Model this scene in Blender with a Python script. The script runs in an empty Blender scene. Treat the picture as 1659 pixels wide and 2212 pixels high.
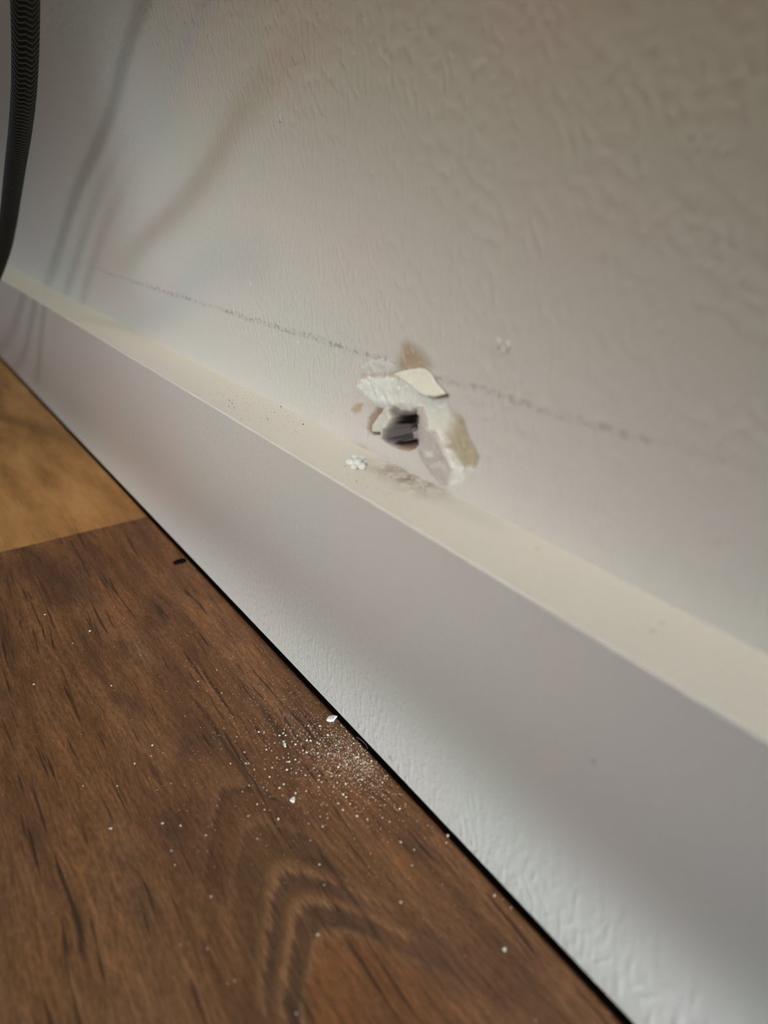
import bpy, bmesh, math, random
import numpy as np
from mathutils import Vector, Matrix, noise as mn

sc = bpy.context.scene
C = sc.collection
random.seed(7)
rng = np.random.default_rng(11)

# ------------------------------------------------------------------ camera
FPX, CX, CY = 1550.0, 829.5, 1106.0
ROT = np.array([[-0.5748044499734003, -0.3486557943336786, 0.7402965496126053],
                [-0.8182565803363633, 0.23662697627461407, -0.5238929688737708],
                [0.007484185127153126, -0.9068885329392389, -0.4213041369323326]])
CAM = np.array([0.0, 0.1264, 0.17564])          # x runs along the wall, y out of the wall, z up
cd = bpy.data.cameras.new('camera'); cam = bpy.data.objects.new('camera', cd); C.objects.link(cam)
m = Matrix([[ROT[i][0], -ROT[i][1], -ROT[i][2], CAM[i]] for i in range(3)] + [[0, 0, 0, 1]])
cam.matrix_world = m
cd.sensor_fit = 'VERTICAL'; cd.sensor_height = 36.0; cd.lens = FPX * 36.0 / 2212.0
cd.clip_start = 0.005
cd.dof.use_dof = True; cd.dof.focus_distance = 0.275; cd.dof.aperture_fstop = 8.2
sc.camera = cam

# ------------------------------------------------------------------ world and lights
sc.view_settings.view_transform = 'Standard'; sc.view_settings.look = 'None'
sc.view_settings.gamma = 1.0; sc.view_settings.use_curve_mapping = False
sc.view_settings.exposure = 0.0
w = bpy.data.worlds.new('room_light'); sc.world = w; w.use_nodes = True
w.node_tree.nodes['Background'].inputs[0].default_value = (1.0, 0.93, 0.85, 1)
w.node_tree.nodes['Background'].inputs[1].default_value = 0.01

def area(name, loc, target, sx, sy, power, col, spread=180):
    l = bpy.data.lights.new(name, 'AREA'); l.shape = 'RECTANGLE'; l.size = sx; l.size_y = sy
    l.energy = power; l.color = col; l.spread = math.radians(spread)
    o = bpy.data.objects.new(name, l); C.objects.link(o); o.location = loc
    o.rotation_euler = (Vector(target) - Vector(loc)).to_track_quat('-Z', 'Y').to_euler()
    return o
def beam(name, az, el, dist, tgt, sx, sy, rgb, spread=180):
    """area light seen from tgt at azimuth az, elevation el; rgb = watts per channel"""
    A, E = math.radians(az), math.radians(el); p = max(rgb)
    loc = (tgt[0] + dist * math.cos(A) * math.cos(E), tgt[1] + dist * math.sin(A) * math.cos(E), tgt[2] + dist * math.sin(E))
    return area(name, loc, tgt, sx, sy, p, tuple(c / p for c in rgb), spread)
# small distant window behind the photographer: gives the cord its soft shadow
beam('window_light', 143, 4, 1.5, (0.32, 0, 0.11), 0.09, 0.09, (0.055, 0.055, 0.053), 16)
# three added strip lights, level, brightening the foot of the wall
for k_, az_ in enumerate((70, 112, 146)):
    beam('wall_foot_fill', az_, 2, 1.4, (0.55 - 0.05 * k_, 0, 0.08), 0.8, 0.08, (0.032, 0.034, 0.036) if k_ < 2 else (0.044, 0.047, 0.050), 12)
# added fill light that brightens the wall round the broken place
beam('centre_fill', 58, 26, 0.7, (0.17, 0, 0.10), 0.42, 0.12, (0.026, 0.034, 0.038), 11)
beam('warm_fill', 95, 3, 1.5, (0.20, 0, 0.16), 0.26, 0.20, (0.011, 0.006, 0.001), 8)  # added warm fill on the wall, no lamp stands there
beam('upper_fill', 100, 58, 1.4, (0.24, 0, 0.07), 0.5, 0.08, (0.045, 0.032, 0.022), 12)  # added strip of fill from above, not an actual window
# added low beam, narrowed to put a bright band on the baseboard foot
beam('low_beam', 164, 4.5, 1.3, (0.22, 0.0229, -0.002), 0.4, 0.02, (0.102, 0.119, 0.122), 3.8)
# ceiling lights, high up
beam('ceiling_light', 150, 75, 1.5, (0.22, 0, 0.09), 0.3, 0.3, (4.4, 5.8, 7.6))
beam('ceiling_light', 60, 70, 1.5, (0.22, 0, 0.09), 0.3, 0.3, (3.35, 2.9, 0.8))
beam('far_fill', 40, 2, 1.8, (0.30, 0, 0.09), 1.3, 0.9, (0.7, 0.95, 1.9))  # added broad fill for the far end of the baseboard

# ------------------------------------------------------------------ helpers
def W(px, py, y=None, z=None, x=None):
    r = ROT @ np.array([px - CX, py - CY, FPX])
    s = ((y - CAM[1]) / r[1]) if y is not None else (((z - CAM[2]) / r[2]) if z is not None else (x - CAM[0]) / r[0])
    return CAM + r * s
def at_depth(px, py, d):
    return CAM + ROT @ np.array([px - CX, py - CY, FPX]) / FPX * d
def proj(P):
    c = (P - CAM) @ ROT
    return CX + FPX * c[:, 0] / c[:, 2], CY + FPX * c[:, 1] / c[:, 2]
def s2l(c):
    return tuple((v / 255 / 12.92) if v / 255 <= 0.04045 else ((v / 255 + 0.055) / 1.055) ** 2.4 for v in c)
def link(name, me, mat=None, parent=None, smooth=True):
    o = bpy.data.objects.new(name, me); C.objects.link(o)
    if mat: me.materials.append(mat)
    if parent: o.parent = parent
    if smooth:
        me.polygons.foreach_set('use_smooth', [True] * len(me.polygons))
    return o
def tag(o, label=None, cat=None, group=None, kind=None):
    if label: o['label'] = label
    if cat: o['category'] = cat
    if group: o['group'] = group
    if kind: o['kind'] = kind
    return o

class N:
    """tiny node-tree writer"""
    def __init__(s, name):
        s.m = bpy.data.materials.new(name); s.m.use_nodes = True
        s.t = s.m.node_tree; s.b = s.t.nodes['Principled BSDF']
    def n(s, typ, **k):
        x = s.t.nodes.new(typ)
        for a, v in k.items():
            setattr(x, a, v)
        return x
    def put(s, sock, v):
        if isinstance(v, bpy.types.NodeSocket): s.t.links.new(v, sock)
        else:
            if isinstance(v, tuple) and len(v) == 3 and sock.type == 'RGBA': v = v + (1,)
            sock.default_value = v
    def math(s, op, a, b=None, c=None, clamp=False):
        x = s.n('ShaderNodeMath', operation=op, use_clamp=clamp)
        s.put(x.inputs[0], a)
        if b is not None: s.put(x.inputs[1], b)
        if c is not None: s.put(x.inputs[2], c)
        return x.outputs[0]
    def coord(s, which='Object'):
        return s.n('ShaderNodeTexCoord').outputs[which]
    def xyz(s, v):
        x = s.n('ShaderNodeSeparateXYZ'); s.put(x.inputs[0], v); return x.outputs
    def comb(s, x, y, z):
        c = s.n('ShaderNodeCombineXYZ')
        for i, v in enumerate((x, y, z)): s.put(c.inputs[i], v)
        return c.outputs[0]
    def mapping(s, v, scale=(1, 1, 1), loc=(0, 0, 0), rot=(0, 0, 0)):
        x = s.n('ShaderNodeMapping'); s.put(x.inputs['Vector'], v)
        x.inputs['Scale'].default_value = scale; x.inputs['Location'].default_value = loc; x.inputs['Rotation'].default_value = rot
        return x.outputs[0]
    def noise(s, v, scale=1, detail=2, rough=0.5, dist=0.0, col=False):
        x = s.n('ShaderNodeTexNoise'); s.put(x.inputs['Vector'], v); x.inputs['Scale'].default_value = scale
        x.inputs['Detail'].default_value = detail; x.inputs['Roughness'].default_value = rough; x.inputs['Distortion'].default_value = dist
        return x.outputs['Color' if col else 'Fac']
    def sstep(s, v, a, b, lo=0.0, hi=1.0):
        x = s.n('ShaderNodeMapRange', interpolation_type='SMOOTHSTEP'); s.put(x.inputs[0], v)
        x.inputs[1].default_value = a; x.inputs[2].default_value = b; x.inputs[3].default_value = lo; x.inputs[4].default_value = hi
        return x.outputs[0]
    def mix(s, f, a, b, blend='MIX'):
        x = s.n('ShaderNodeMix', data_type='RGBA', blend_type=blend)
        s.put(x.inputs[0], f); s.put(x.inputs[6], a); s.put(x.inputs[7], b)
        return x.outputs[2]
    def ramp(s, v, stops):
        x = s.n('ShaderNodeValToRGB'); s.put(x.inputs[0], v); e = x.color_ramp.elements
        while len(e) < len(stops): e.new(0.5)
        for i, (p, c) in enumerate(stops): e[i].position = p; e[i].color = tuple(c) + (1,)
        return x.outputs[0]
    def bump(s, h, dist, strength=1.0, normal=None):
        x = s.n('ShaderNodeBump'); x.inputs['Strength'].default_value = strength; x.inputs['Distance'].default_value = dist
        s.put(x.inputs['Height'], h)
        if normal: s.put(x.inputs['Normal'], normal)
        return x.outputs[0]
    def blob(s, v, c, r, soft=0.5):
        """1 inside an ellipsoid round c with radii r, falling softly to 0"""
        a = s.mapping(v, scale=(1 / r[0], 1 / r[1], 1 / r[2]), loc=(-c[0] / r[0], -c[1] / r[1], -c[2] / r[2]))
        l = s.n('ShaderNodeVectorMath', operation='LENGTH'); s.put(l.inputs[0], a)
        return s.sstep(l.outputs['Value'], soft, 1.0, 1.0, 0.0)
    def out(s, col=None, rough=None, normal=None, spec=None):
        if col is not None: s.put(s.b.inputs['Base Color'], col)
        if rough is not None: s.put(s.b.inputs['Roughness'], rough)
        if normal is not None: s.put(s.b.inputs['Normal'], normal)
        if spec is not None: s.put(s.b.inputs['Specular IOR Level'], spec)
        return s.m

# ------------------------------------------------------------------ materials
WALLC = (0.60, 0.575, 0.535)
def mat_wall(name, damage):
    k = N(name); v = k.coord()
    big = k.noise(v, 14, 2, 0.5)
    tint = k.ramp(big, [(0.36, (0.615, 0.570, 0.540)), (0.5, WALLC), (0.64, (0.580, 0.580, 0.530))])
    # roller nap: little vertical ridges
    nap = k.noise(k.mapping(v, scale=(1.0, 1.0, 0.50)), 560, 2.5, 0.55, 0.3)
    nap2 = k.noise(k.mapping(v, scale=(1.0, 1.0, 0.6)), 170, 1, 0.5)
    h = k.math('ADD', k.math('MULTIPLY', k.sstep(nap, 0.42, 0.72), 1.2), k.math('MULTIPLY', nap2, 0.25))
    # horizontal scuff: dark dots where something rubbed the ridges
    x, y, z = k.xyz(v)
    zc = k.math('ADD', k.math('MULTIPLY', k.math('POWER', k.math('MAXIMUM', k.math('SUBTRACT', 0.66, x), 0.0), 2.0), 0.016), 0.1215)
    wob = k.math('MULTIPLY', k.math('SUBTRACT', k.noise(v, 24, 2), 0.5), 0.0035)
    dz = k.math('ABSOLUTE', k.math('SUBTRACT', k.math('ADD', z, wob), zc))
    band = k.sstep(dz, 0.0001, 0.0017, 1.0, 0.0)
    dots = k.sstep(k.math('ADD', k.noise(k.mapping(v, scale=(0.8, 1, 1)), 620, 1.5, 0.5), k.math('MULTIPLY', k.noise(v, 45, 1), 0.25)), 0.655, 0.73)
    far = k.math('MULTIPLY', k.sstep(x, 0.05, 0.075), k.sstep(x, 0.36, 0.62, 1.0, 0.12))
    sm = k.math('MULTIPLY', k.math('MULTIPLY', band, dots), far)
    faint = k.math('MULTIPLY', k.math('MULTIPLY', k.sstep(dz, 0.0, 0.0014, 1.0, 0.0), far), 0.16)
    sm = k.math('MULTIPLY', k.math('MAXIMUM', sm, faint), k.sstep(x, 0.10, 0.24, 0.30, 0.55))
    col = k.mix(sm, tint, (0.14, 0.12, 0.105))
    nrm_h = h
    if damage:
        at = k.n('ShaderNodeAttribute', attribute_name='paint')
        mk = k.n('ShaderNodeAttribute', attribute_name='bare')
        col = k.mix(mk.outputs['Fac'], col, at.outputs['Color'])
        crumb = k.noise(v, 900, 3, 0.6)
        col = k.mix(k.math('MULTIPLY', mk.outputs['Fac'], 0.35), col, k.ramp(crumb, [(0.3, (0.72,) * 3), (0.7, (1.0,) * 3)]), 'MULTIPLY')
        nrm_h = k.math('ADD', k.math('MULTIPLY', h, k.math('SUBTRACT', 1.0, mk.outputs['Fac'])), k.math('MULTIPLY', k.math('MULTIPLY', crumb, 0.5), mk.outputs['Fac']))
    return k.out(col, 0.58, k.bump(nrm_h, 0.00019, 0.9), 0.35)
M_wall = mat_wall('wall_paint', False)
M_dam = mat_wall('damaged_wall_paint', True)

def mat_base():
    k = N('baseboard_gloss_paint'); v = k.coord(); x, y, z = k.xyz(v)
    big = k.noise(v, 18, 2)
    col = k.ramp(big, [(0.38, (0.60, 0.555, 0.535)), (0.62, (0.575, 0.565, 0.53))])
    # top edge of the board, paler and warmer in tone
    top = k.sstep(z, 0.0926, 0.0930)
    col = k.mix(top, col, (0.68, 0.615, 0.535))
    # dust and hair specks on the top, densest a little way along from the hole
    sp = k.sstep(k.noise(k.mapping(v, scale=(1, 1.0, 1)), 900, 3, 0.75), 0.61, 0.68)
    zone = k.math('ADD', k.blob(v, (0.262, 0.010, 0.093), (0.075, 0.02, 0.02), 0.0), 0.12)
    col = k.mix(k.math('MULTIPLY', k.math('MULTIPLY', sp, zone), k.math('MULTIPLY', top, 0.75)), col, (0.10, 0.085, 0.06))
    # grime fallen under the hole
    mot = k.sstep(k.noise(v, 190, 3, 0.65), 0.35, 0.62)
    g1 = k.math('MULTIPLY', k.blob(v, (0.161, 0.0035, 0.093), (0.026, 0.0105, 0.02), 0.1), mot)
    g2 = k.blob(v, (0.133, 0.004, 0.093), (0.024, 0.0075, 0.02), 0.1)
    col = k.mix(k.math('MULTIPLY', g2, 0.36), col, (0.44, 0.45, 0.39))
    col = k.mix(k.math('MULTIPLY', g1, 0.85), col, (0.27, 0.22, 0.165))
    # caulk shadow line where the board meets the wall is real depth; marks on the face
    for (px, py, r, s_) in [(188, 776, 0.0013, 0.6), (1283, 1645, 0.0009, 0.6), (770, 1500, 0.0006, 0.6), (843, 1636, 0.0012, 0.7), (196, 770, 0.001, 0.4)]:
        p = W(px, py, y=0.0229)
        col = k.mix(k.math('MULTIPLY', k.blob(v, p, (r, 0.01, r), 0.1), s_), col, (0.17, 0.13, 0.10))
    for (px, py, r) in [(1410, 1363, 0.0009), (1430, 1345, 0.0007), (1160, 1185, 0.0007), (330, 820, 0.001)]:
        p = W(px, py, z=0.093)
        col = k.mix(k.math('MULTIPLY', k.blob(v, p, (r * 1.3, r, 0.01), 0.1), 0.35), col, (0.17, 0.13, 0.10))
    nap = k.noise(k.mapping(v, scale=(1.0, 1.0, 0.6)), 560, 2, 0.5, 0.2)
    nap2 = k.noise(v, 150, 1, 0.5)
    h = k.math('ADD', k.sstep(nap, 0.4, 0.75), k.math('MULTIPLY', nap2, 0.35))
    rough = k.math('ADD', 0.34, k.math('MULTIPLY', top, 0.25))
    return k.out(col, rough, k.bump(h, 0.00011, 0.9), 0.5)
M_base = mat_base()

def mat_floor():
    k = N('laminate_wood'); v = k.coord(); x, y, z = k.xyz(v)
    wav = k.noise(k.mapping(v, scale=(9, 30, 1)), 1, 2, 0.5)
    yy = k.math('ADD', y, k.math('MULTIPLY', k.math('SUBTRACT', wav, 0.5), 0.010))
    # fibre jitter for the saw-toothed edges of the cathedral arches
    fib = k.noise(k.comb(k.math('MULTIPLY', x, 75), k.math('MULTIPLY', yy, 850), 0.0), 1, 3, 0.65)
    fib2 = k.noise(k.comb(k.math('MULTIPLY', x, 330), k.math('MULTIPLY', yy, 1500), 3.0), 1, 3, 0.65)
    d = k.math('SUBTRACT', yy, 0.0682)
    hyp = k.math('SUBTRACT', k.math('SQRT', k.math('ADD', k.math('MULTIPLY', d, d), 0.00012)), 0.01095)
    u = k.math('ADD', k.math('ADD', x, k.math('MULTIPLY', hyp, 2.3)), k.math('MULTIPLY', k.math('SUBTRACT', fib, 0.5), 0.0085))
    u = k.math('ADD', u, k.math('MULTIPLY', k.math('SUBTRACT', k.noise(k.mapping(v, scale=(30, 50, 1)), 1, 2), 0.5), 0.008))
    # ring tones by distance along the arch axis
    def lin(a): return (a - 0.05) / 0.20
    LT, MD, OR, PL, OL = (0.185, 0.125, 0.080), (0.118, 0.070, 0.040), (0.140, 0.074, 0.036), (0.058, 0.038, 0.031), (0.082, 0.053, 0.029)
    ur = k.math('DIVIDE', k.math('SUBTRACT', u, 0.05), 0.20)
    ring = k.ramp(ur, [(lin(.070), PL), (lin(.084), OR), (lin(.104), OR), (lin(.1075), LT), (lin(.1095), PL), (lin(.1160), (0.068, 0.043, 0.030)), (lin(.1180), LT),
                       (lin(.1200), LT), (lin(.1215), MD), (lin(.1245), PL), (lin(.1280), PL), (lin(.1297), LT), (lin(.1325), (0.150, 0.098, 0.060)), (lin(.1350), OL),
                       (lin(.1470), (0.092, 0.060, 0.034)), (lin(.1495), (0.160, 0.104, 0.064)), (lin(.1560), MD), (lin(.1625), (0.108, 0.064, 0.037)),
                       (lin(.1642), (0.062, 0.038, 0.024)), (lin(.1670), (0.155, 0.100, 0.063)), (lin(.180), MD), (lin(.192), (0.088, 0.054, 0.038)), (lin(.200), MD)])
    # straight grain colour
    st = k.noise(k.comb(k.math('MULTIPLY', x, 7), k.math('MULTIPLY', yy, 85), 1.7), 1, 3, 0.6)
    straight = k.ramp(st, [(0.30, (0.066, 0.042, 0.028)), (0.45, (0.115, 0.070, 0.042)), (0.60, (0.160, 0.100, 0.062)), (0.75, (0.125, 0.077, 0.045))])
    inarch = k.math('MULTIPLY', k.math('MULTIPLY', k.math('MULTIPLY', k.sstep(d, 0.014, 0.026, 1.0, 0.0), k.sstep(d, -0.026, -0.006)), k.sstep(u, 0.180, 0.215, 1.0, 0.0)), 0.72)
    col = k.mix(inarch, straight, ring)
    # colour patches: olive, plum
    pt = k.noise(k.mapping(v, scale=(16, 42, 1)), 1, 3, 0.6)
    col = k.mix(0.55, col, k.ramp(pt, [(0.32, (0.50, 0.44, 0.50)), (0.5, (1.0, 1.0, 1.0)), (0.68, (1.12, 1.02, 0.78))]), 'MULTIPLY')
    for (c, r, a, cc) in [((0.325, 0.076, 0), (0.034, 0.016, 1), 0.60, (0.050, 0.034, 0.030)), ((0.355, 0.090, 0), (0.03, 0.022, 1), 0.5, (0.060, 0.040, 0.032)),
                          ((0.262, 0.073, 0), (0.012, 0.005, 1), 0.45, (0.06, 0.045, 0.045)), ((0.255, 0.067, 0), (0.020, 0.006, 1), 0.35, (0.20, 0.17, 0.15)),
                          ((0.226, 0.082, 0), (0.020, 0.005, 1), 0.55, (0.045, 0.033, 0.030)), ((0.195, 0.072, 0), (0.012, 0.005, 1), 0.45, (0.05, 0.034, 0.030)),
                          ((0.165, 0.089, 0), (0.012, 0.004, 1), 0.5, (0.05, 0.036, 0.03)), ((0.145, 0.105, 0), (0.03, 0.006, 1), 0.4, (0.05, 0.036, 0.034)),
                          ((0.085, 0.050, 0), (0.012, 0.010, 1), 0.4, (0.05, 0.034, 0.030))]:
        warp = k.n('ShaderNodeVectorMath', operation='ADD'); k.put(warp.inputs[0], v)
        nv = k.n('ShaderNodeVectorMath', operation='MULTIPLY_ADD'); k.put(nv.inputs[0], k.noise(v, 60, 2, 0.6, col=True)); nv.inputs[1].default_value = (0.03, 0.010, 0); nv.inputs[2].default_value = (-0.015, -0.005, 0)
        k.put(warp.inputs[1], nv.outputs[0])
        col = k.mix(k.math('MULTIPLY', k.blob(warp.outputs[0], c, r, 0.1), a), col, cc)
    # the honey-coloured board beyond the end joint
    hb = k.noise(k.comb(k.math('MULTIPLY', x, 10), k.math('MULTIPLY', yy, 50), 5.0), 1, 3, 0.6)
    honey = k.ramp(hb, [(0.30, (0.17, 0.108, 0.048)), (0.5, (0.30, 0.20, 0.098)), (0.68, (0.38, 0.27, 0.15))])
    seam = 0.3792
    isf = k.sstep(x, seam - 0.0002, seam + 0.0002)
    col = k.mix(isf, col, honey)
    # fine fibres and long pores on both boards
    fine = k.math('ADD', k.math('MULTIPLY', fib, 0.5), k.math('MULTIPLY', fib2, 0.5))
    col = k.mix(k.math('SUBTRACT', 0.9, k.math('MULTIPLY', isf, 0.55)), col, k.ramp(fine, [(0.36, (0.50, 0.48, 0.45)), (0.5, (1.0, 1.0, 1.0)), (0.64, (1.55, 1.55, 1.60))]), 'MULTIPLY')
    yt = k.math('ADD', yy, k.math('MULTIPLY', x, 0.03))
    po = k.noise(k.comb(k.math('MULTIPLY', x, 30), k.math('MULTIPLY', yt, 620), 9.0), 1, 2, 0.5)
    zone = k.noise(k.comb(k.math('MULTIPLY', x, 12), k.math('MULTIPLY', yt, 60), 4.0), 1, 2, 0.5)
    pore = k.sstep(k.math('ADD', po, k.math('MULTIPLY', zone, 0.35)), 0.80, 0.87)
    po2 = k.noise(k.comb(k.math('MULTIPLY', x, 14), k.math('MULTIPLY', yt, 260), 2.0), 1, 2, 0.5)
    pore = k.math('MAXIMUM', pore, k.math('MULTIPLY', k.sstep(po2, 0.64, 0.74), 0.75))
    pore = k.math('MULTIPLY', pore, k.math('SUBTRACT', 1.0, k.math('MULTIPLY', isf, 0.75)))
    col = k.mix(1.0, col, (1.36, 0.98, 0.70), 'MULTIPLY')
    col = k.mix(k.math('MULTIPLY', pore, 0.72), col, (0.022, 0.013, 0.008))
    # bevelled joint between the boards
    jl = k.sstep(k.math('ABSOLUTE', k.math('SUBTRACT', x, seam - 0.0003)), 0.0001, 0.0006, 1.0, 0.0)
    col = k.mix(k.math('MULTIPLY', jl, 0.35), col, (0.03, 0.02, 0.014))
    h = k.math('SUBTRACT', k.math('MULTIPLY', fine, 0.8), k.math('MULTIPLY', pore, 1.0))
    h = k.math('SUBTRACT', h, k.math('MULTIPLY', jl, 2.0))
    return k.out(col, k.math('ADD', 0.46, k.math('MULTIPLY', fib, 0.15)), k.bump(h, 0.00016, 0.9), 0.25)
M_floor = mat_floor()

def mat_simple(name, col, rough=0.8, scale=900, amt=0.25, bump=0.0001, spec=0.3):
    k = N(name); v = k.coord(); n = k.noise(v, scale, 3, 0.6)
    c = k.mix(1.0, col, k.ramp(n, [(0.3, (1 - amt,) * 3), (0.7, (1.0,) * 3)]), 'MULTIPLY')
    return k.out(c, rough, k.bump(n, bump), spec)
M_plaster = mat_simple('white_plaster', (0.80, 0.79, 0.73))
M_dust = mat_simple('plaster_dust_grains', (0.80, 0.66, 0.52))
M_cream = mat_simple('cream_paint_skin', (0.80, 0.775, 0.65), 0.6, 500, 0.08)
M_black = mat_simple('black_rubber', (0.004, 0.0035, 0.003), 0.9, spec=0.05)
M_hair = mat_simple('grey_fibre', (0.35, 0.32, 0.28), 0.6)
M_dark = mat_simple('void_dark', (0.02, 0.018, 0.016), 0.9)

def mat_cord():
    k = N('black_grey_braid'); uv = k.coord('UV'); u, v, _ = k.xyz(uv)
    # u: 0..1 around, v: metres along
    tri = k.math('PINGPONG', k.math('ADD', k.math('MULTIPLY', u, 6.0), 0.5), 0.5)
    tri = k.math('MULTIPLY', tri, 2.0)
    ph = k.math('ADD', k.math('DIVIDE', v, 0.00285), k.math('MULTIPLY', tri, 0.62))
    s_ = k.math('PINGPONG', ph, 0.5)
    g = k.sstep(s_, 0.31, 0.45)
    th = k.noise(k.comb(k.math('MULTIPLY', u, 90), k.math('MULTIPLY', v, 2600), 0.0), 1, 2, 0.6)
    g = k.math('MULTIPLY', g, k.sstep(th, 0.25, 0.6, 0.55, 1.0))
    col = k.mix(g, (0.003, 0.0035, 0.003), (0.075, 0.088, 0.086))
    weave = k.math('ADD', k.math('MULTIPLY', th, 0.5), s_)
    return k.out(col, 0.75, k.bump(weave, 0.0002, 0.8), 0.2)
M_cord = mat_cord()

# ------------------------------------------------------------------ setting: floor, baseboard, wall
def box(bm, x0, x1, y0, y1, z0, z1):
    vs = [bm.verts.new(p) for p in ((x0, y0, z0), (x1, y0, z0), (x1, y1, z0), (x0, y1, z0), (x0, y0, z1), (x1, y0, z1), (x1, y1, z1), (x0, y1, z1))]
    for f in ((0, 3, 2, 1), (4, 5, 6, 7), (0, 1, 5, 4), (1, 2, 6, 5), (2, 3, 7, 6), (3, 0, 4, 7)):
        bm.faces.new([vs[i] for i in f])
# the laminate stops just short of the board and leaves a dark expansion gap
GAP = 0.0225
bm = bmesh.new()
fp = [(GAP + 0.0006, -0.009), (GAP, -0.0016)]
for i in range(1, 7):
    a = i / 6 * math.pi / 2
    fp.append((GAP + 0.0014 * (1 - math.cos(a)), -0.0009 + 0.0009 * math.sin(a)))
fp += [(2.2, 0.0), (2.2, -0.009)]
rr = [[bm.verts.new((x, y, z)) for (y, z) in fp] for x in (-1.2, 2.4)]
for j in range(len(fp)):
    bm.faces.new((rr[0][j], rr[0][(j + 1) % len(fp)], rr[1][(j + 1) % len(fp)], rr[1][j]))
bm.faces.new(rr[0]); bm.faces.new(rr[1][::-1])
bmesh.ops.recalc_face_normals(bm, faces=bm.faces)
me = bpy.data.meshes.new('floor'); bm.to_mesh(me); bm.free()
fl_ = tag(link('floor', me, M_floor, smooth=False), kind='structure')
bm = bmesh.new(); box(bm, -1.2, 2.4, 0.0, 2.2, -0.02, -0.009)
me = bpy.data.meshes.new('underlay'); bm.to_mesh(me); bm.free()
link('underlay', me, M_dark, fl_, smooth=False)

T, ZB, ZT = 0.0229, 0.003, 0.093
prof = [(0.0, ZB), (T - 0.0006, ZB), (T - 0.0002, ZB + 0.0002), (T, ZB + 0.0007)]
for i in range(7):
    a = i / 6 * math.pi / 2; r = 0.0006
    prof.append((T - r + r * math.cos(a), ZT - r + r * math.sin(a)))
prof.append((0.0, ZT))
bm = bmesh.new(); xs = [-1.0, 2.3]
ring = [[bm.verts.new((x, y, z)) for (y, z) in prof] for x in xs]
n = len(prof)
for j in range(n):
    f = bm.faces.new((ring[0][j], ring[0][(j + 1) % n], ring[1][(j + 1) % n], ring[1][j]))
bm.faces.new(ring[0]); bm.faces.new(ring[1][::-1])
bmesh.ops.recalc_face_normals(bm, faces=bm.faces)
me = bpy.data.meshes.new('baseboard_right'); bm.to_mesh(me); bm.free()
tag(link('baseboard_right', me, M_base, smooth=False), kind='structure')

# wall with a finely meshed area where it is broken
STEP = 0.00032
gx = np.arange(0.108, 0.232, STEP); gz = np.arange(0.0925, 0.150, STEP)
nx, nz = len(gx), len(gz)
GX, GZ = np.meshgrid(gx, gz, indexing='ij')
P0 = np.stack([GX.ravel(), np.zeros(GX.size), GZ.ravel()], 1)
PX, PY = proj(P0)
# into the coordinates of a 4.1475x enlargement of the photograph round (700, 700)
ZX, ZY = (PX - 700) * 4.1475, (PY - 700) * 4.1475
def fbm(scale, seed, octv=3):
    out = np.zeros(len(P0))
    for i in range(len(P0)):
        p = P0[i]; out[i] = mn.fractal((p[0] * scale + seed, p[2] * scale, seed * 1.7), 0.9, 2.0, octv)
    return out
n1 = fbm(170, 3.1); n2 = fbm(520, 9.4); n3 = fbm(330, 17.2)
def sdf(poly, jit=10.0):
    """signed distance (positive inside) to a closed polygon, in enlarged-photo units, ragged by noise"""
    x = ZX + n1 * jit + n2 * jit * 0.7; y = ZY + n3 * jit + n2 * jit * 0.5
    d = np.full(len(x), 1e9); inside = np.zeros(len(x), bool); q = poly
    for i in range(len(q)):
        ax, ay = q[i]; bx, by = q[(i + 1) % len(q)]
        ex, ey = bx - ax, by - ay; l2 = ex * ex + ey * ey + 1e-9
        t = np.clip(((x - ax) * ex + (y - ay) * ey) / l2, 0, 1)
        d = np.minimum(d, np.hypot(x - ax - t * ex, y - ay - t * ey))
        cnd = ((ay > y) != (by > y)) & (x < (bx - ax) * (y - ay) / (by - ay + 1e-12) + ax)
        inside ^= cnd
    return np.where(inside, d, -d)
def sst(v, a, b):
    t = np.clip((v - a) / (b - a), 0, 1); return t * t * (3 - 2 * t)
colr = np.tile(np.array(WALLC), (len(P0), 1)); bare = np.zeros(len(P0)); H = np.zeros(len(P0)); chg = np.zeros(len(P0))
def paint(poly, col, feather, alpha=1.0, h=0.0, hs=None, jit=10.0, col2=None, grad=None):
    global colr, bare, H, chg
    s_ = sdf(poly, jit)
    a = sst(s_, -feather / 2, feather / 2) * alpha
    c = np.array(col)[None, :]
    if col2 is not None:
        g = sst(ZX * grad[0] + ZY * grad[1], grad[2], grad[3])[:, None]
        c = c * (1 - g) + np.array(col2)[None, :] * g
    nb = bare + a * (1 - bare)
    wgt = np.where(nb > 1e-6, a / np.maximum(nb, 1e-6), 0)[:, None]
    colr = colr * (1 - wgt) + c * wgt
    bare = nb
    if h:
        hf = hs or feather
        H = H + h * sst(s_, -hf / 2, hf / 2)
    chg = np.maximum(chg, (s_ > -feather).astype(float))
# stains, skimmed filler and torn paint round the hole
paint([(700, 180), (760, 160), (860, 230), (960, 370), (930, 410), (860, 400), (760, 420), (660, 420), (670, 330)], (0.40, 0.29, 0.18), 120, 0.8)
paint([(330, 385), (400, 335), (560, 325), (650, 350), (640, 430), (560, 470), (420, 465), (340, 425)], (0.66, 0.65, 0.60), 50, 0.75, 0.0003)
paint([(330, 450), (650, 430), (730, 500), (640, 500), (480, 480), (350, 490)], (0.45, 0.36, 0.26), 50, 0.6)
paint([(310, 580), (340, 510), (420, 480), (560, 480), (690, 490), (830, 550), (930, 640), (900, 720), (800, 770), (700, 735), (610, 735), (520, 725), (430, 700), (370, 640)], (0.78, 0.79, 0.74), 64, 1.0, 0.0007, 70, 26)
paint([(240, 770), (290, 710), (350, 715), (340, 775), (280, 800)], (0.46, 0.31, 0.18), 40, 0.8)
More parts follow.
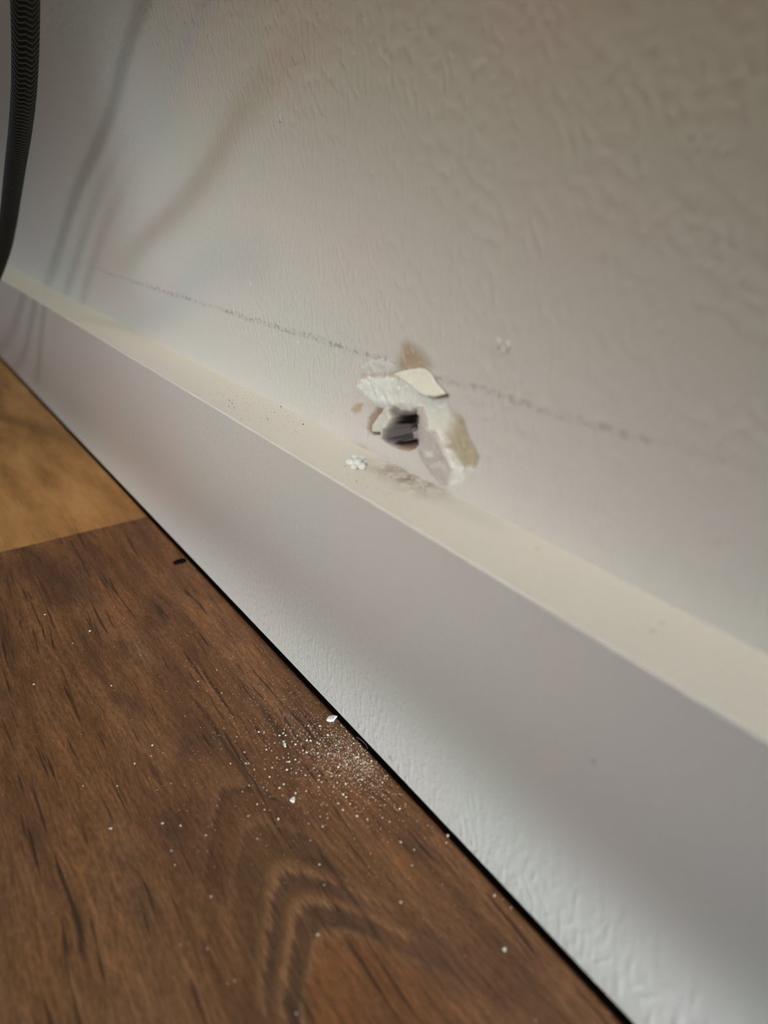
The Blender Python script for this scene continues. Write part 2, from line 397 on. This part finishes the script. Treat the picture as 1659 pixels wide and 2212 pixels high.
paint([(350, 700), (520, 730), (500, 770), (430, 790), (370, 760)], (0.62, 0.58, 0.50), 50, 0.5)
# cream strip turning olive, running down to the right of the hole
paint([(850, 690), (900, 650), (1000, 640), (1095, 670), (1130, 780), (1240, 850), (1300, 1040), (1380, 1190), (1350, 1280), (1280, 1285), (1210, 1300), (1150, 1240), (1080, 1100), (1040, 1010), (990, 970), (930, 930), (910, 840)],
      (0.80, 0.80, 0.72), 44, 1.0, -0.0005, 44, 10, (0.48, 0.415, 0.295), (0.95, 0.35, 1290, 1480))
paint([(800, 545), (885, 606), (960, 640), (1110, 632), (1110, 650), (1000, 668), (940, 662), (870, 625)], (0.09, 0.08, 0.06), 14, 0.9, -0.0012, 16, 3)  # shadow under the lifted flap, painted dark into a shallow groove
# edge of paint that still stands right of the hole
paint([(845, 745), (885, 730), (925, 850), (935, 940), (1010, 960), (1060, 1060), (1100, 1170), (1165, 1290), (1110, 1435), (1060, 1440), (960, 1340), (880, 1200), (845, 1130)],
      (0.50, 0.447, 0.42), 14, 0.85, 0.0007, 20, 5)
paint([(1090, 1120), (1130, 1120), (1240, 1290), (1260, 1400), (1150, 1450), (1110, 1430), (1170, 1300)], (0.74, 0.73, 0.68), 40, 0.8)
paint([(910, 1130), (990, 1140), (1000, 1190), (930, 1190)], (0.72, 0.68, 0.63), 25, 0.7)
# lip and broken lobe left of the hole
paint([(375, 940), (395, 850), (470, 750), (530, 760), (480, 830), (430, 900), (420, 970), (395, 985)], (0.36, 0.25, 0.17), 26, 0.9, -0.0012, 30, 6)
paint([(420, 950), (450, 890), (500, 790), (560, 740), (630, 770), (620, 850), (580, 930), (520, 960), (450, 975)], (0.66, 0.65, 0.57), 30, 1.0, 0.0004, 30, 8)
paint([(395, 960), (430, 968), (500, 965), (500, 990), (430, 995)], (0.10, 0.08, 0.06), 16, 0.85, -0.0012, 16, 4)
# the hole itself
hole = [(590, 770), (640, 735), (690, 780), (740, 770), (770, 790), (835, 752), (838, 1090), (790, 1125), (720, 1120), (620, 1105), (575, 1075), (510, 1030), (530, 965), (585, 900), (615, 840)]
sh = sdf(hole, 5)
# keep the straight right-hand edge of the broken board straight
sh = np.where(ZX > 790, np.minimum(np.maximum(sh, -400), 836 - ZX), sh)
sh = np.where((ZX > 790) & (ZY > 770) & (ZY < 1085), np.minimum(836 - ZX, 60), sh)
paint(hole, (0.30, 0.26, 0.24), 24, 1.0, jit=5)
inside = sh > 0
ah = sst(sh, -8, 8)
bare = np.maximum(bare, ah)
Vd = P0.copy(); Vd[:, 1] = H - sst(sh, -6, 40) * 0.012
ZX0, ZY0 = ZX, ZY
qx, qy = proj(Vd); ZX, ZY = (qx - 700) * 4.1475, (qy - 700) * 4.1475
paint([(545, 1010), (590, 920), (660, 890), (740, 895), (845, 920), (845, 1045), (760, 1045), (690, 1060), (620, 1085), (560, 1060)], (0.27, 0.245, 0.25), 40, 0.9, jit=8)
paint([(630, 860), (700, 815), (845, 810), (845, 895), (740, 895), (650, 905)], (0.012, 0.011, 0.010), 24, 1.0, jit=6)  # near-black colour paints in the shade of the deep slot
paint([(610, 1100), (680, 1040), (760, 1050), (845, 1035), (845, 1085), (760, 1085), (660, 1100)], (0.012, 0.010, 0.009), 18, 1.0, jit=6)  # shade of the lower crevice, painted near-black as well
paint([(640, 1112), (720, 1090), (800, 1085), (838, 1085), (830, 1112), (760, 1140), (690, 1128)], (0.42, 0.27, 0.19), 14, 0.9, jit=6)
paint([(600, 730), (640, 700), (850, 720), (850, 770), (790, 790), (740, 780), (690, 790), (640, 760)], (0.68, 0.64, 0.58), 24, 0.6, jit=14)
ZX, ZY = ZX0, ZY0
depth = sst(sh, -6, 40) * 0.012
lump = [(545, 1010), (600, 930), (680, 900), (800, 925), (850, 960), (850, 1035), (700, 1050), (620, 1085)]
depth = depth - sst(sdf(lump, 8), -20, 50) * 0.0045 * (sh > 0)
slot = [(620, 870), (700, 810), (860, 800), (860, 895), (740, 895), (650, 905)]
depth = depth + sst(sdf(slot, 6), -16, 20) * 0.012 * (sh > 0)
crev = [(600, 1100), (680, 1045), (860, 1040), (860, 1090), (700, 1100)]
depth = depth + sst(sdf(crev, 5), -12, 14) * 0.006 * (sh > 0)
H = H - depth
rag = sst(bare, 0.2, 0.9)
H = H + rag * (n2 * 0.00025 + n3 * 0.0003) + rag * (sh > 10) * n2 * 0.0008
# frame of the meshed area stays flat
IX, IZ = np.meshgrid(np.arange(nx), np.arange(nz), indexing='ij')
edge = np.minimum(np.minimum(IX, nx - 1 - IX), IZ * 1 + 40 * 0).ravel()
edge = np.minimum(edge, (nz - 1 - IZ).ravel())
H = H * np.clip((np.minimum(np.minimum(IX, nx - 1 - IX), nz - 1 - IZ).ravel()) / 6.0, 0, 1)
V = P0.copy(); V[:, 1] = H
touched = (np.abs(H) > 1e-5) | (bare > 0.01)
tq = touched.reshape(nx, nz)
fmask = tq[:-1, :-1] | tq[1:, :-1] | tq[:-1, 1:] | tq[1:, 1:]
idx = np.arange(nx * nz).reshape(nx, nz)
def grid_faces(mask):
    i, j = np.nonzero(mask)
    return np.stack([idx[i, j], idx[i, j + 1], idx[i + 1, j + 1], idx[i + 1, j]], 1)   # normal towards +y
def mesh_from(name, Vv, F, attrs=False):
    used = np.unique(F); remap = -np.ones(len(Vv), int); remap[used] = np.arange(len(used))
    me = bpy.data.meshes.new(name)
    me.from_pydata([tuple(v) for v in Vv[used]], [], [tuple(int(a) for a in f) for f in remap[F]])
    if attrs:
        a = me.attributes.new('paint', 'FLOAT_COLOR', 'POINT')
        cc = np.concatenate([colr[used], np.ones((len(used), 1))], 1).astype(np.float32)
        a.data.foreach_set('color', cc.ravel())
        b = me.attributes.new('bare', 'FLOAT', 'POINT'); b.data.foreach_set('value', bare[used].astype(np.float32))
    me.update(); return me
Fw = grid_faces(~fmask)
# wall = untouched part of the grid + big surrounding faces
x0, x1, z0, z1 = gx[0], gx[-1], gz[0], gz[-1]
X0, X1, Z0, Z1 = -1.2, 2.4, 0.0, 1.4
extra = [((X0, 0, Z0), (X0, 0, Z1), (x0, 0, Z1), (x0, 0, Z0)), ((x1, 0, Z0), (x1, 0, Z1), (X1, 0, Z1), (X1, 0, Z0)),
         ((x0, 0, z1), (x0, 0, Z1), (x1, 0, Z1), (x1, 0, z1)), ((x0, 0, Z0), (x0, 0, z0), (x1, 0, z0), (x1, 0, Z0))]
EV, EF = [], []
base_n = nx * nz
for q in extra:
    EF.append([base_n + len(EV) + i for i in range(4)]); EV += [tuple(float(c) for c in p) for p in q]
# wall thickness: back and rim, 6 cm behind the painted face
TH = -0.06
bk = [(X0, 0, Z0), (X1, 0, Z0), (X1, 0, Z1), (X0, 0, Z1), (X0, TH, Z0), (X1, TH, Z0), (X1, TH, Z1), (X0, TH, Z1)]
o = base_n + len(EV); EV += bk
EF += [[o + 4, o + 5, o + 6, o + 7], [o + 0, o + 1, o + 5, o + 4], [o + 1, o + 2, o + 6, o + 5], [o + 2, o + 3, o + 7, o + 6], [o + 3, o + 0, o + 4, o + 7]]
Vw = np.concatenate([P0, np.array(EV)]); Fa = np.concatenate([Fw, np.array(EF)])
me = mesh_from('wall_right', Vw, Fa)
wall = tag(link('wall_right', me, M_wall, smooth=False), kind='structure')
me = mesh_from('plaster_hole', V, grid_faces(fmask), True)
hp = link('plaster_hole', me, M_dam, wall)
hp['label'] = 'ragged dark hole with white broken plaster and peeled paint around it'

# curled cream flake of paint above the hole, standing off the wall
def photo_patch(name, poly, lift, thick, mat, parent, seed=0, nres=46):
    """a thin irregular skin lying in front of the wall; poly in enlarged-photo units; lift(u, v) gives its stand-off"""
    pts = [W(700 + a / 4.1475, 700 + b / 4.1475, y=0.0) for a, b in poly]
    bm = bmesh.new()
    xs = [p[0] for p in pts]; zs = [p[2] for p in pts]
    xa, xb, za, zb = min(xs), max(xs), min(zs), max(zs)
    # resample the outline and fill it in concentric rings
    out = []
    L = len(pts)
    for i in range(L):
        p, q = np.array(pts[i]), np.array(pts[(i + 1) % L])
        for t in np.linspace(0, 1, 7, endpoint=False):
            e = p * (1 - t) + q * t
            j = mn.noise(Vector((e[0] * 900 + seed, e[2] * 900, 0))) * 0.00022
            out.append((e[0] + j, e[2] + j * 0.7))
    cx_ = sum(p[0] for p in out) / len(out); cz_ = sum(p[1] for p in out) / len(out)
    rings = []; K = 9
    for r in range(K):
        s_ = 1 - r / K; rr = []
        for (a, b) in out:
            xx, zz = cx_ + (a - cx_) * s_, cz_ + (b - cz_) * s_
            y = lift((xx - xa) / (xb - xa), (zz - za) / (zb - za)) - (0.00006 if r == 0 else 0)
            rr.append(bm.verts.new((xx, y + mn.noise(Vector((xx * 500, zz * 500, seed))) * 0.0001, zz)))
        rings.append(rr)
    cvt = bm.verts.new((cx_, lift((cx_ - xa) / (xb - xa), (cz_ - za) / (zb - za)), cz_))
    m_ = len(out)
    for r in range(K - 1):
        for i in range(m_):
            bm.faces.new((rings[r][i], rings[r][(i + 1) % m_], rings[r + 1][(i + 1) % m_], rings[r + 1][i]))
    for i in range(m_): bm.faces.new((rings[-1][i], rings[-1][(i + 1) % m_], cvt))
    bmesh.ops.recalc_face_normals(bm, faces=bm.faces)
    if sum(f.normal.y for f in bm.faces) < 0: bmesh.ops.reverse_faces(bm, faces=bm.faces)
    geo = bmesh.ops.extrude_face_region(bm, geom=bm.faces[:])
    nv = [g for g in geo['geom'] if isinstance(g, bmesh.types.BMVert)]
    for v_ in nv: v_.co.y += thick
    bmesh.ops.recalc_face_normals(bm, faces=bm.faces)
    me = bpy.data.meshes.new(name); bm.to_mesh(me); bm.free()
    return link(name, me, mat, parent)
fl = photo_patch('paint_flap', [(650, 440), (760, 408), (890, 386), (955, 425), (1030, 525), (1120, 618), (1060, 642), (960, 640), (885, 604), (830, 556), (745, 500)],
                 lambda u, v_: 0.0004 + 0.0013 * (1 - v_) ** 1.5, 0.0003, M_cream, wall, 2)
fl['label'] = 'cream flake of lifted paint above the hole'
# small blurred paint nibs on the wall face
for i, (px, py, r) in enumerate([(1077, 742, 0.0010), (1097, 748, 0.0011), (1087, 758, 0.0008), (541, 612, 0.0007), (643, 739, 0.0006), (683, 778, 0.0005), (605, 255, 0.0009), (800, 870, 0.0005)]):
    p = W(px, py, y=0.0)
    bm = bmesh.new(); bmesh.ops.create_icosphere(bm, subdivisions=2, radius=r)
    for v_ in bm.verts:
        v_.co *= 1 + 0.35 * mn.noise(v_.co * 1800 + Vector((i, 0, 0)))
        v_.co.y *= 0.45; v_.co.z *= 1.5; v_.co.x *= 0.9
    me = bpy.data.meshes.new('paint_nib'); bm.to_mesh(me); bm.free()
    o = link('paint_nib', me, M_plaster if i in (3, 4) else M_wall, wall); o.location = (p[0], 0.0, p[2])
    o['label'] = 'pale raised fleck of paint'

# ------------------------------------------------------------------ braided cord hanging at the left
DI = 0.0090
key = [(48, -330, 78), (52, -160, 67), (55, 0, 57.5), (56, 100, 54.5), (54, 200, 50), (46, 280, 45.5), (33, 350, 41), (25, 420, 37), (18, 480, 34.5), (8, 548, 32), (-12, 600, 30)]
kp = [at_depth(x, y, FPX * DI / w_) for x, y, w_ in key]
kp += [np.array(p) for p in ((0.615, 0.068, 0.073), (0.66, 0.09, 0.034), (0.71, 0.14, 0.0095), (0.79, 0.22, 0.0047), (0.91, 0.31, 0.0047), (1.05, 0.38, 0.0047))]
kp = np.array(kp)
for _ in range(2):                                   # relax small kinks in depth
    kp[1:-1] = kp[1:-1] * 0.6 + (kp[:-2] + kp[2:]) * 0.2
def catmull(P, per=60):
    out = []
    for i in range(len(P) - 1):
        p0 = P[max(i - 1, 0)]; p1 = P[i]; p2 = P[i + 1]; p3 = P[min(i + 2, len(P) - 1)]
        for t in np.linspace(0, 1, per, endpoint=False):
            out.append(0.5 * ((2 * p1) + (-p0 + p2) * t + (2 * p0 - 5 * p1 + 4 * p2 - p3) * t * t + (-p0 + 3 * p1 - 3 * p2 + p3) * t ** 3))
    out.append(P[-1]); return np.array(out)
cl = catmull(kp)
seg = np.r_[0, np.cumsum(np.linalg.norm(np.diff(cl, axis=0), axis=1))]
LN = seg[-1]; ns = int(LN / 0.0005)
ss = np.linspace(0, LN, ns)
path = np.stack([np.interp(ss, seg, cl[:, i]) for i in range(3)], 1)
tan = np.gradient(path, axis=0); tan /= np.linalg.norm(tan, axis=1)[:, None]
NR = 48
ref = (CAM - path[0]); 
vs = []; 
nrm = ref - tan[0] * (ref @ tan[0]); nrm /= np.linalg.norm(nrm)
for i in range(ns):
    nrm = nrm - tan[i] * (nrm @ tan[i]); nrm /= np.linalg.norm(nrm)
    bi = np.cross(tan[i], nrm)
    for j in range(NR):
        a = 2 * math.pi * j / NR
        tri = abs((((j / NR) * 6.0 + 0.5) % 1.0) - 0.5) * 2; tri = 1 - tri
        ph = (ss[i] / 0.00285 + tri * 0.62) % 1.0
        r = DI / 2 * (1 + 0.022 * math.cos(2 * math.pi * ph))
        vs.append(path[i] + (nrm * math.cos(a) + bi * math.sin(a)) * r)
fs = []; 
for i in range(ns - 1):
    for j in range(NR):
        fs.append((i * NR + j, i * NR + (j + 1) % NR, (i + 1) * NR + (j + 1) % NR, (i + 1) * NR + j))
fs.append(tuple(range(NR - 1, -1, -1))); fs.append(tuple((ns - 1) * NR + j for j in range(NR)))
me = bpy.data.meshes.new('braided_cord'); me.from_pydata([tuple(v) for v in vs], [], fs)
uvl = me.uv_layers.new(name='UVMap')
uv = []
for i in range(ns - 1):
    for j in range(NR):
        uv += [j / NR, ss[i], (j + 1) / NR, ss[i], (j + 1) / NR, ss[i + 1], j / NR, ss[i + 1]]
uv += [0.0, 0.0] * (2 * NR)
uvl.data.foreach_set('uv', uv)
me.validate(); me.update()
tag(link('braided_cord', me, M_cord), 'black woven power cord with thin grey zigzag stripes hanging in front of the wall', 'cord')

# ------------------------------------------------------------------ crumbs
def crumb_mesh(name, seed, flat=0.6, sub=2, jit=0.35):
    bm = bmesh.new(); bmesh.ops.create_icosphere(bm, subdivisions=sub, radius=1.0)
    for v_ in bm.verts:
        k_ = 1 + jit * mn.noise(v_.co * 1.3 + Vector((seed * 7.1, 0, 0))) + jit * 0.4 * mn.noise(v_.co * 3.5 + Vector((0, seed * 3.3, 0)))
        v_.co *= k_; v_.co.z *= flat
    me = bpy.data.meshes.new(name); bm.to_mesh(me); bm.free()
    me.polygons.foreach_set('use_smooth', [False] * len(me.polygons))
    return me
def flake(name, outline, thick, mat, z=0.0, warp=0.15):
    """flat chip cut to an outline given in photo pixels, lying on the plane z"""
    pts = [W(a, b, z=z) for a, b in outline]
    c = np.mean(pts, axis=0); bm = bmesh.new(); L = len(pts); o2 = []
    for i in range(L):
        for t in (0, 0.34, 0.67):
            p = pts[i] * (1 - t) + pts[(i + 1) % L] * t; o2.append(p - c)
    M_ = len(o2)
    lay = []
    for (s_, h) in ((0.90, 0.0), (1.0, thick * 0.35), (0.96, thick * 0.8), (0.7, thick * 1.0), (0.35, thick * 1.05)):
        lay.append([bm.verts.new((p[0] * s_, p[1] * s_, h + (thick * warp * mn.noise(Vector((p[0] * 2500, p[1] * 2500, s_))) if s_ < 1 and h > 0 else 0))) for p in o2])
    for k_ in range(len(lay) - 1):
        for i in range(M_):
            bm.faces.new((lay[k_][i], lay[k_][(i + 1) % M_], lay[k_ + 1][(i + 1) % M_], lay[k_ + 1][i]))
    bm.faces.new(lay[0]); bm.faces.new(lay[-1][::-1])
    bmesh.ops.recalc_face_normals(bm, faces=bm.faces)
    me = bpy.data.meshes.new(name); bm.to_mesh(me); bm.free()
    o = link(name, me, mat, smooth=False); o.location = (c[0], c[1], z)
    return o
tag(flake('plaster_flake', [(705, 1557), (708, 1551), (713, 1548), (722, 1547), (729, 1549), (725, 1553), (721, 1559), (713, 1560), (707, 1559)], 0.0007, M_plaster),
    'largest white plaster flake on the wooden floor, right beside the baseboard gap', 'plaster flake')
tag(flake('plaster_flake', [(626, 1730), (630, 1725), (634, 1723), (637, 1724), (637, 1731), (635, 1735), (630, 1733)], 0.0006, M_plaster),
    'small white wedge-shaped plaster flake lying alone on the brown floor below the scattered dust', 'plaster flake')
tag(flake('plaster_flake', [(610, 1602), (613, 1601), (616, 1603), (614, 1605), (611, 1606)], 0.0005, M_plaster),
    'upper half of the tiny split pair of white plaster flakes on the floor', 'plaster flake')
tag(flake('plaster_flake', [(611, 1608), (615, 1606), (618, 1608), (616, 1611), (618, 1614), (615, 1614), (613, 1611)], 0.0005, M_plaster),
    'lower half of the tiny split pair of white plaster flakes on the floor', 'plaster flake')
# black sliver near the gap
sl = flake('black_sliver', [(374, 1216), (384, 1212), (394, 1209), (402, 1210), (403, 1214), (396, 1217), (386, 1219), (377, 1221)], 0.0011, M_black)
tag(sl, 'short black sliver of debris on the floor near the end joint of the boards', 'debris')
# chunk on the ledge
bm = bmesh.new()
lobes = [(757, 1003, 0.0016, 0.0013), (768, 997, 0.0017, 0.0016), (781, 998, 0.0016, 0.0015), (772, 1008, 0.0018, 0.0017), (782, 1013, 0.0015, 0.0013), (765, 1013, 0.0012, 0.0010), (789, 1004, 0.0009, 0.0010)]
c0 = W(770, 1006, z=ZT)
bmesh.ops.create_icosphere(bm, subdivisions=3, radius=1.0, matrix=Matrix.Translation((0, 0, 0.0006)) @ Matrix.Diagonal((0.0029, 0.0015, 0.0011, 1)))
for i, (a, b, r, hh) in enumerate(lobes):
    p = W(a, b, z=ZT) - c0
    r *= 1.05; hh *= 1.5
    bmesh.ops.create_icosphere(bm, subdivisions=3, radius=1.0, matrix=Matrix.Translation((p[0], p[1], hh * 0.4)) @ Matrix.Diagonal((r, r * 0.8, hh * 0.6, 1)))
me = bpy.data.meshes.new('plaster_chunk'); bm.to_mesh(me); bm.free()
ch = link('plaster_chunk', me, M_plaster); ch.location = tuple(c0)
rm = ch.modifiers.new('remesh', 'REMESH'); rm.mode = 'VOXEL'; rm.voxel_size = 0.00012; rm.use_smooth_shade = True
tx = bpy.data.textures.new('crumble', 'CLOUDS'); tx.noise_scale = 0.0009
dm = ch.modifiers.new('crumble', 'DISPLACE'); dm.texture = tx; dm.strength = 0.0003; dm.mid_level = 0.5
tag(ch, 'lumpy white plaster chunk resting on top of the baseboard below the hole', 'plaster chunk')

M_crumb = mat_simple('cream_plaster_crumb', (0.76, 0.70, 0.60))
variants = [crumb_mesh('plaster_crumb', i) for i in range(6)]
vbig = [crumb_mesh('plaster_crumb', 20 + i, 0.55, 2, 0.5) for i in range(4)]
for m_ in variants + vbig: m_.materials.append(M_crumb)
protos = {}
def crumb(me, loc, s, label, group=None, name='plaster_crumb', flat=1.0):
    if me.name not in protos:
        o = bpy.data.objects.new(name, me); protos[me.name] = o
    else: o = protos[me.name].copy()
    C.objects.link(o)
    o.scale = (s, s * random.uniform(0.65, 1.0), s * flat); o.rotation_euler = (0, 0, random.uniform(0, 6.28))
    o.location = (loc[0], loc[1], loc[2] + 0.45 * s * flat)
    for k_ in ('label', 'group', 'category'):
        if k_ in o: del o[k_]
    tag(o, label, 'crumb', group)
    return o
# crumbs on the ledge
led = [((842, 1030), 0.00085, 'small pale plaster crumb on the baseboard top in the grime right of the chunk'),
       ((875, 1034), 0.0009, 'pale pointed plaster crumb on the baseboard top directly under the hole'),
       ((889, 1035), 0.0006, None), ((786, 1034), 0.0006, None), ((770, 1040), 0.0005, None), ((793, 1052), 0.0005, None), ((744, 1008), 0.0004, None),
       ((921, 1050), 0.0008, 'slim pale plaster crumb on the baseboard top against the wall right of the hole'),
       ((918, 1058), 0.0006, None), ((843, 1066), 0.0005, None), ((836, 1070), 0.0004, None), ((900, 1075), 0.0005, None), ((808, 1022), 0.0004, None), ((858, 1022), 0.0006, None),
       ((866, 1014), 0.0005, None), ((935, 1062), 0.0004, None), ((735, 1012), 0.0003, None), ((752, 1026), 0.0003, None), ((815, 1058), 0.0004, None), ((780, 1046), 0.0003, None)]
for i, ((a, b), s, lb) in enumerate(led):
    p = W(a, b, z=ZT); p[1] = max(p[1], 0.0016)
    if lb: crumb(vbig[i % 4], p, s * 0.8, lb)
    else: crumb(variants[i % 6], p, s * 0.8, 'tiny pale crumb on the baseboard top scattered around the white chunk', 'tiny crumbs on the baseboard top')
# dark grains on the ledge
M_grit = mat_simple('dark_grit', (0.035, 0.028, 0.02), 0.9)
grit = crumb_mesh('dark_speck', 40, 0.7); grit.materials.append(M_grit)
for (a, b) in [(360, 796), (495, 865), (502, 872), (506, 881), (494, 879), (577, 903), (579, 907), (608, 882), (593, 891), (607, 879), (540, 875), (655, 917), (522, 905), (470, 850), (433, 832), (638, 931)]:
    p = W(a, b, z=ZT)
    crumb(grit, p, random.uniform(0.00013, 0.00028), 'dark speck of grit on the baseboard top, left of the white chunk', 'dark grit on the baseboard top', name='dark_speck')
# countable crumbs on the floor
def zoom(l, ox, oy, k_): return [(ox + a / k_, oy + b / k_) for a, b in l]
big = [(291, 1650, .55, 'single white crumb far out on the floor, left of the dust scatter'), (686, 2020, .5, 'white crumb near the innermost wood-grain arch at the bottom of the floor'),
       (1089, 2052, .75, 'pale round crumb by itself on the floor near the baseboard, low in view'), (967, 1806, .7, 'pale crumb in the dark gap edge beside the baseboard'),
       (601, 1770, .5, 'white crumb on the floor just below the wedge-shaped flake')]
for i, (a, b, s, lb) in enumerate(big): crumb(vbig[i % 4], W(a, b, z=0), s * 0.001 * 0.7, lb)
med = zoom([(490, 180), (615, 425), (775, 377), (310, 742), (262, 742), (730, 820), (995, 857), (1160, 915), (1070, 832), (1200, 853), (315, 1138), (575, 1172), (635, 1223), (857, 1185), (943, 1117),
            (1150, 1277), (1343, 1237), (1563, 1170), (1557, 1038), (1580, 1298), (680, 985), (460, 1478), (590, 1570), (970, 242), (930, 205), (862, 243), (945, 135), (1020, 568), (1025, 637), (997, 713),
            (1035, 715), (1212, 717), (1143, 675), (1280, 513), (1190, 345), (1145, 402), (1250, 402), (1352, 330), (1402, 268), (1475, 183), (1350, 547), (1548, 560), (1475, 828), (1253, 875), (1323, 955),
            (1573, 966), (195, 1250), (230, 540), (600, 845), (410, 853), (935, 645), (818, 636), (1613, 1080), (1575, 395), (1540, 375), (625, 495), (720, 515), (97, 265), (583, 185), (1180, 245),
            (1575, 75), (1590, 70), (1380, 70), (1590, 322), (1420, 340), (1085, 352)], 500, 1560, 8.295)
med += zoom([(148, 1012), (398, 1062), (470, 1062), (912, 1100), (252, 1225), (212, 1198), (975, 1262), (808, 1525), (720, 1560), (675, 1473), (880, 1450), (925, 1463), (1098, 1430), (618, 1583), (737, 1590),
             (587, 1637), (760, 1437), (598, 1353), (222, 1387), (405, 1400), (475, 1490), (545, 1250), (600, 1183), (262, 1145), (20, 1160), (18, 1380), (790, 968), (758, 868), (875, 1015), (95, 950),
             (50, 900), (662, 880), (858, 1410), (765, 1300), (345, 1430), (520, 1435), (820, 1245), (860, 1215), (1075, 1545), (1105, 1585), (1180, 1530), (1195, 1620), (940, 1560), (870, 1610)], 660, 1460, 8.295)
med += zoom([(895, 1500), (1300, 1527), (498, 1518), (1430, 1600), (918, 1300), (1145, 1315), (1300, 1235), (790, 1245), (750, 1187), (855, 1190), (820, 1130), (795, 1107), (1055, 1130), (710, 1040), (575, 1040),
             (815, 1010), (960, 973), (740, 1000), (575, 975), (690, 942), (763, 935), (1060, 1027), (1145, 1000), (1090, 940), (1170, 942), (1018, 940), (925, 932), (650, 1280), (655, 1317), (588, 1303),
             (80, 1042), (222, 1048), (365, 1095), (463, 1075), (262, 1015), (135, 947), (90, 1243), (22, 1195), (610, 1395), (485, 1368), (1128, 1415), (1210, 1350), (1010, 1330)], 550, 1450, 4.1475)
med += zoom([(570, 905), (1015, 882), (1060, 930), (1135, 942), (230, 540), (373, 688), (173, 898), (460, 625), (1110, 825), (780, 1210), (875, 1405), (600, 1418), (830, 1610), (925, 1622), (1180, 1303),
             (560, 1635), (425, 1418), (1270, 1572), (805, 1438)], 0, 1100, 2.37)
med += [(507, 2119), (640, 2190), (556, 1812), (445, 1805), (390, 1784), (352, 1779), (378, 1869), (370, 1838), (456, 1937), (240, 1790), (448, 2050), (1120, 1950), (866, 1950), (1157, 2205), (866, 1820), (964, 1821), (1009, 1852), (1068, 1935), (1108, 1928), (890, 1870), (690, 1868), (700, 1912)]
gl = 'tiny plaster crumb in the scatter on the brown wood floor beside the baseboard'
for i, (a, b) in enumerate(med[:270]):
    p = W(a, b, z=0)
    if p[1] < T + 0.0004: p[1] = T + 0.0004
    p[1] = max(p[1], GAP + 0.0012); d_ = np.linalg.norm(p - CAM)
    if p[1] < 0.034: gl = 'tiny plaster crumb on the brown floor within a finger width of the baseboard gap'
    elif p[0] < 0.135: gl = 'tiny plaster crumb on the near part of the brown floor, over the wood-grain arches'
    elif p[0] > 0.215: gl = 'tiny stray plaster crumb far along the brown floor towards the board joint'
    elif p[1] > 0.062: gl = 'tiny stray plaster crumb on the brown floor well out from the baseboard'
    else: gl = 'tiny plaster crumb in the middle of the dust scatter on the brown floor'
    crumb(variants[i % 6], p, random.uniform(1.1, 2.3) / FPX * d_, gl, 'plaster crumbs scattered on the floor')
# uncountable fine dust
vs, fs = [], []
def grain(p, s):
    b = len(vs); a = random.uniform(0, 6.28)
    for k_ in range(4):
        an = a + k_ * 1.5708; r = s * random.uniform(0.7, 1.2)
        vs.append((p[0] + r * math.cos(an), p[1] + r * math.sin(an), p[2] + s * 0.25))
    vs.append((p[0], p[1], p[2] + s * 0.9)); vs.append((p[0], p[1], p[2]))
    for k_ in range(4):
        fs.append((b + k_, b + (k_ + 1) % 4, b + 4)); fs.append((b + (k_ + 1) % 4, b + k_, b + 5))
def scatter(n_, mx, my, sx, sy, rho, s0, s1):
    for _ in range(n_):
        a = rng.normal(); b = rng.normal()
        px = mx + sx * a; py = my + sy * (rho * a + math.sqrt(1 - rho * rho) * b)
        if not (-100 < px < 1400 and 1150 < py < 2300): continue
        p = W(px, py, z=0)
        if p[1] < GAP + 0.0006 or p[0] > 0.37: continue
        d_ = np.linalg.norm(p - CAM)
        grain(p, random.uniform(s0, s1) / FPX * d_)
scatter(900, 765, 1640, 42, 42, 0.45, 0.5, 1.35)
scatter(900, 700, 1610, 90, 75, 0.45, 0.45, 1.2)
scatter(700, 660, 1640, 190, 140, 0.5, 0.4, 1.1)
scatter(420, 600, 1500, 130, 100, 0.75, 0.4, 0.9)
scatter(220, 520, 1650, 330, 260, 0.4, 0.5, 1.2)
me = bpy.data.meshes.new('plaster_dust'); me.from_pydata(vs, [], fs); me.update()
tag(link('plaster_dust', me, M_dust, smooth=False), 'fine pale plaster dust sprinkled over the brown floor beside the baseboard', 'dust', kind='stuff')
# pale fibre in the gap
fp = [W(a, b, z=0.0004) for a, b in ((770, 1592), (778, 1597), (785, 1603), (791, 1610), (794, 1617))]
fc = catmull(np.array(fp), 5); vs, fs = [], []
for i, p in enumerate(fc):
    t_ = fc[min(i + 1, len(fc) - 1)] - fc[max(i - 1, 0)]; t_ /= np.linalg.norm(t_); sd = np.cross(t_, (0, 0, 1.0))
    for j in range(6):
        a = j * math.pi / 3; vs.append(tuple(p + (sd * math.cos(a) + np.array((0, 0, 1.0)) * math.sin(a)) * 0.00007))
for i in range(len(fc) - 1):
    for j in range(6): fs.append((i * 6 + j, i * 6 + (j + 1) % 6, (i + 1) * 6 + (j + 1) % 6, (i + 1) * 6 + j))
fs += [tuple(range(6)), tuple(range((len(fc) - 1) * 6, len(fc) * 6))]
me = bpy.data.meshes.new('fibre'); me.from_pydata(vs, [], fs); me.update()
fo = link('fibre', me, M_hair)
tag(fo, 'thin curved grey fibre lying in the dark gap at the foot of the baseboard', 'fibre')
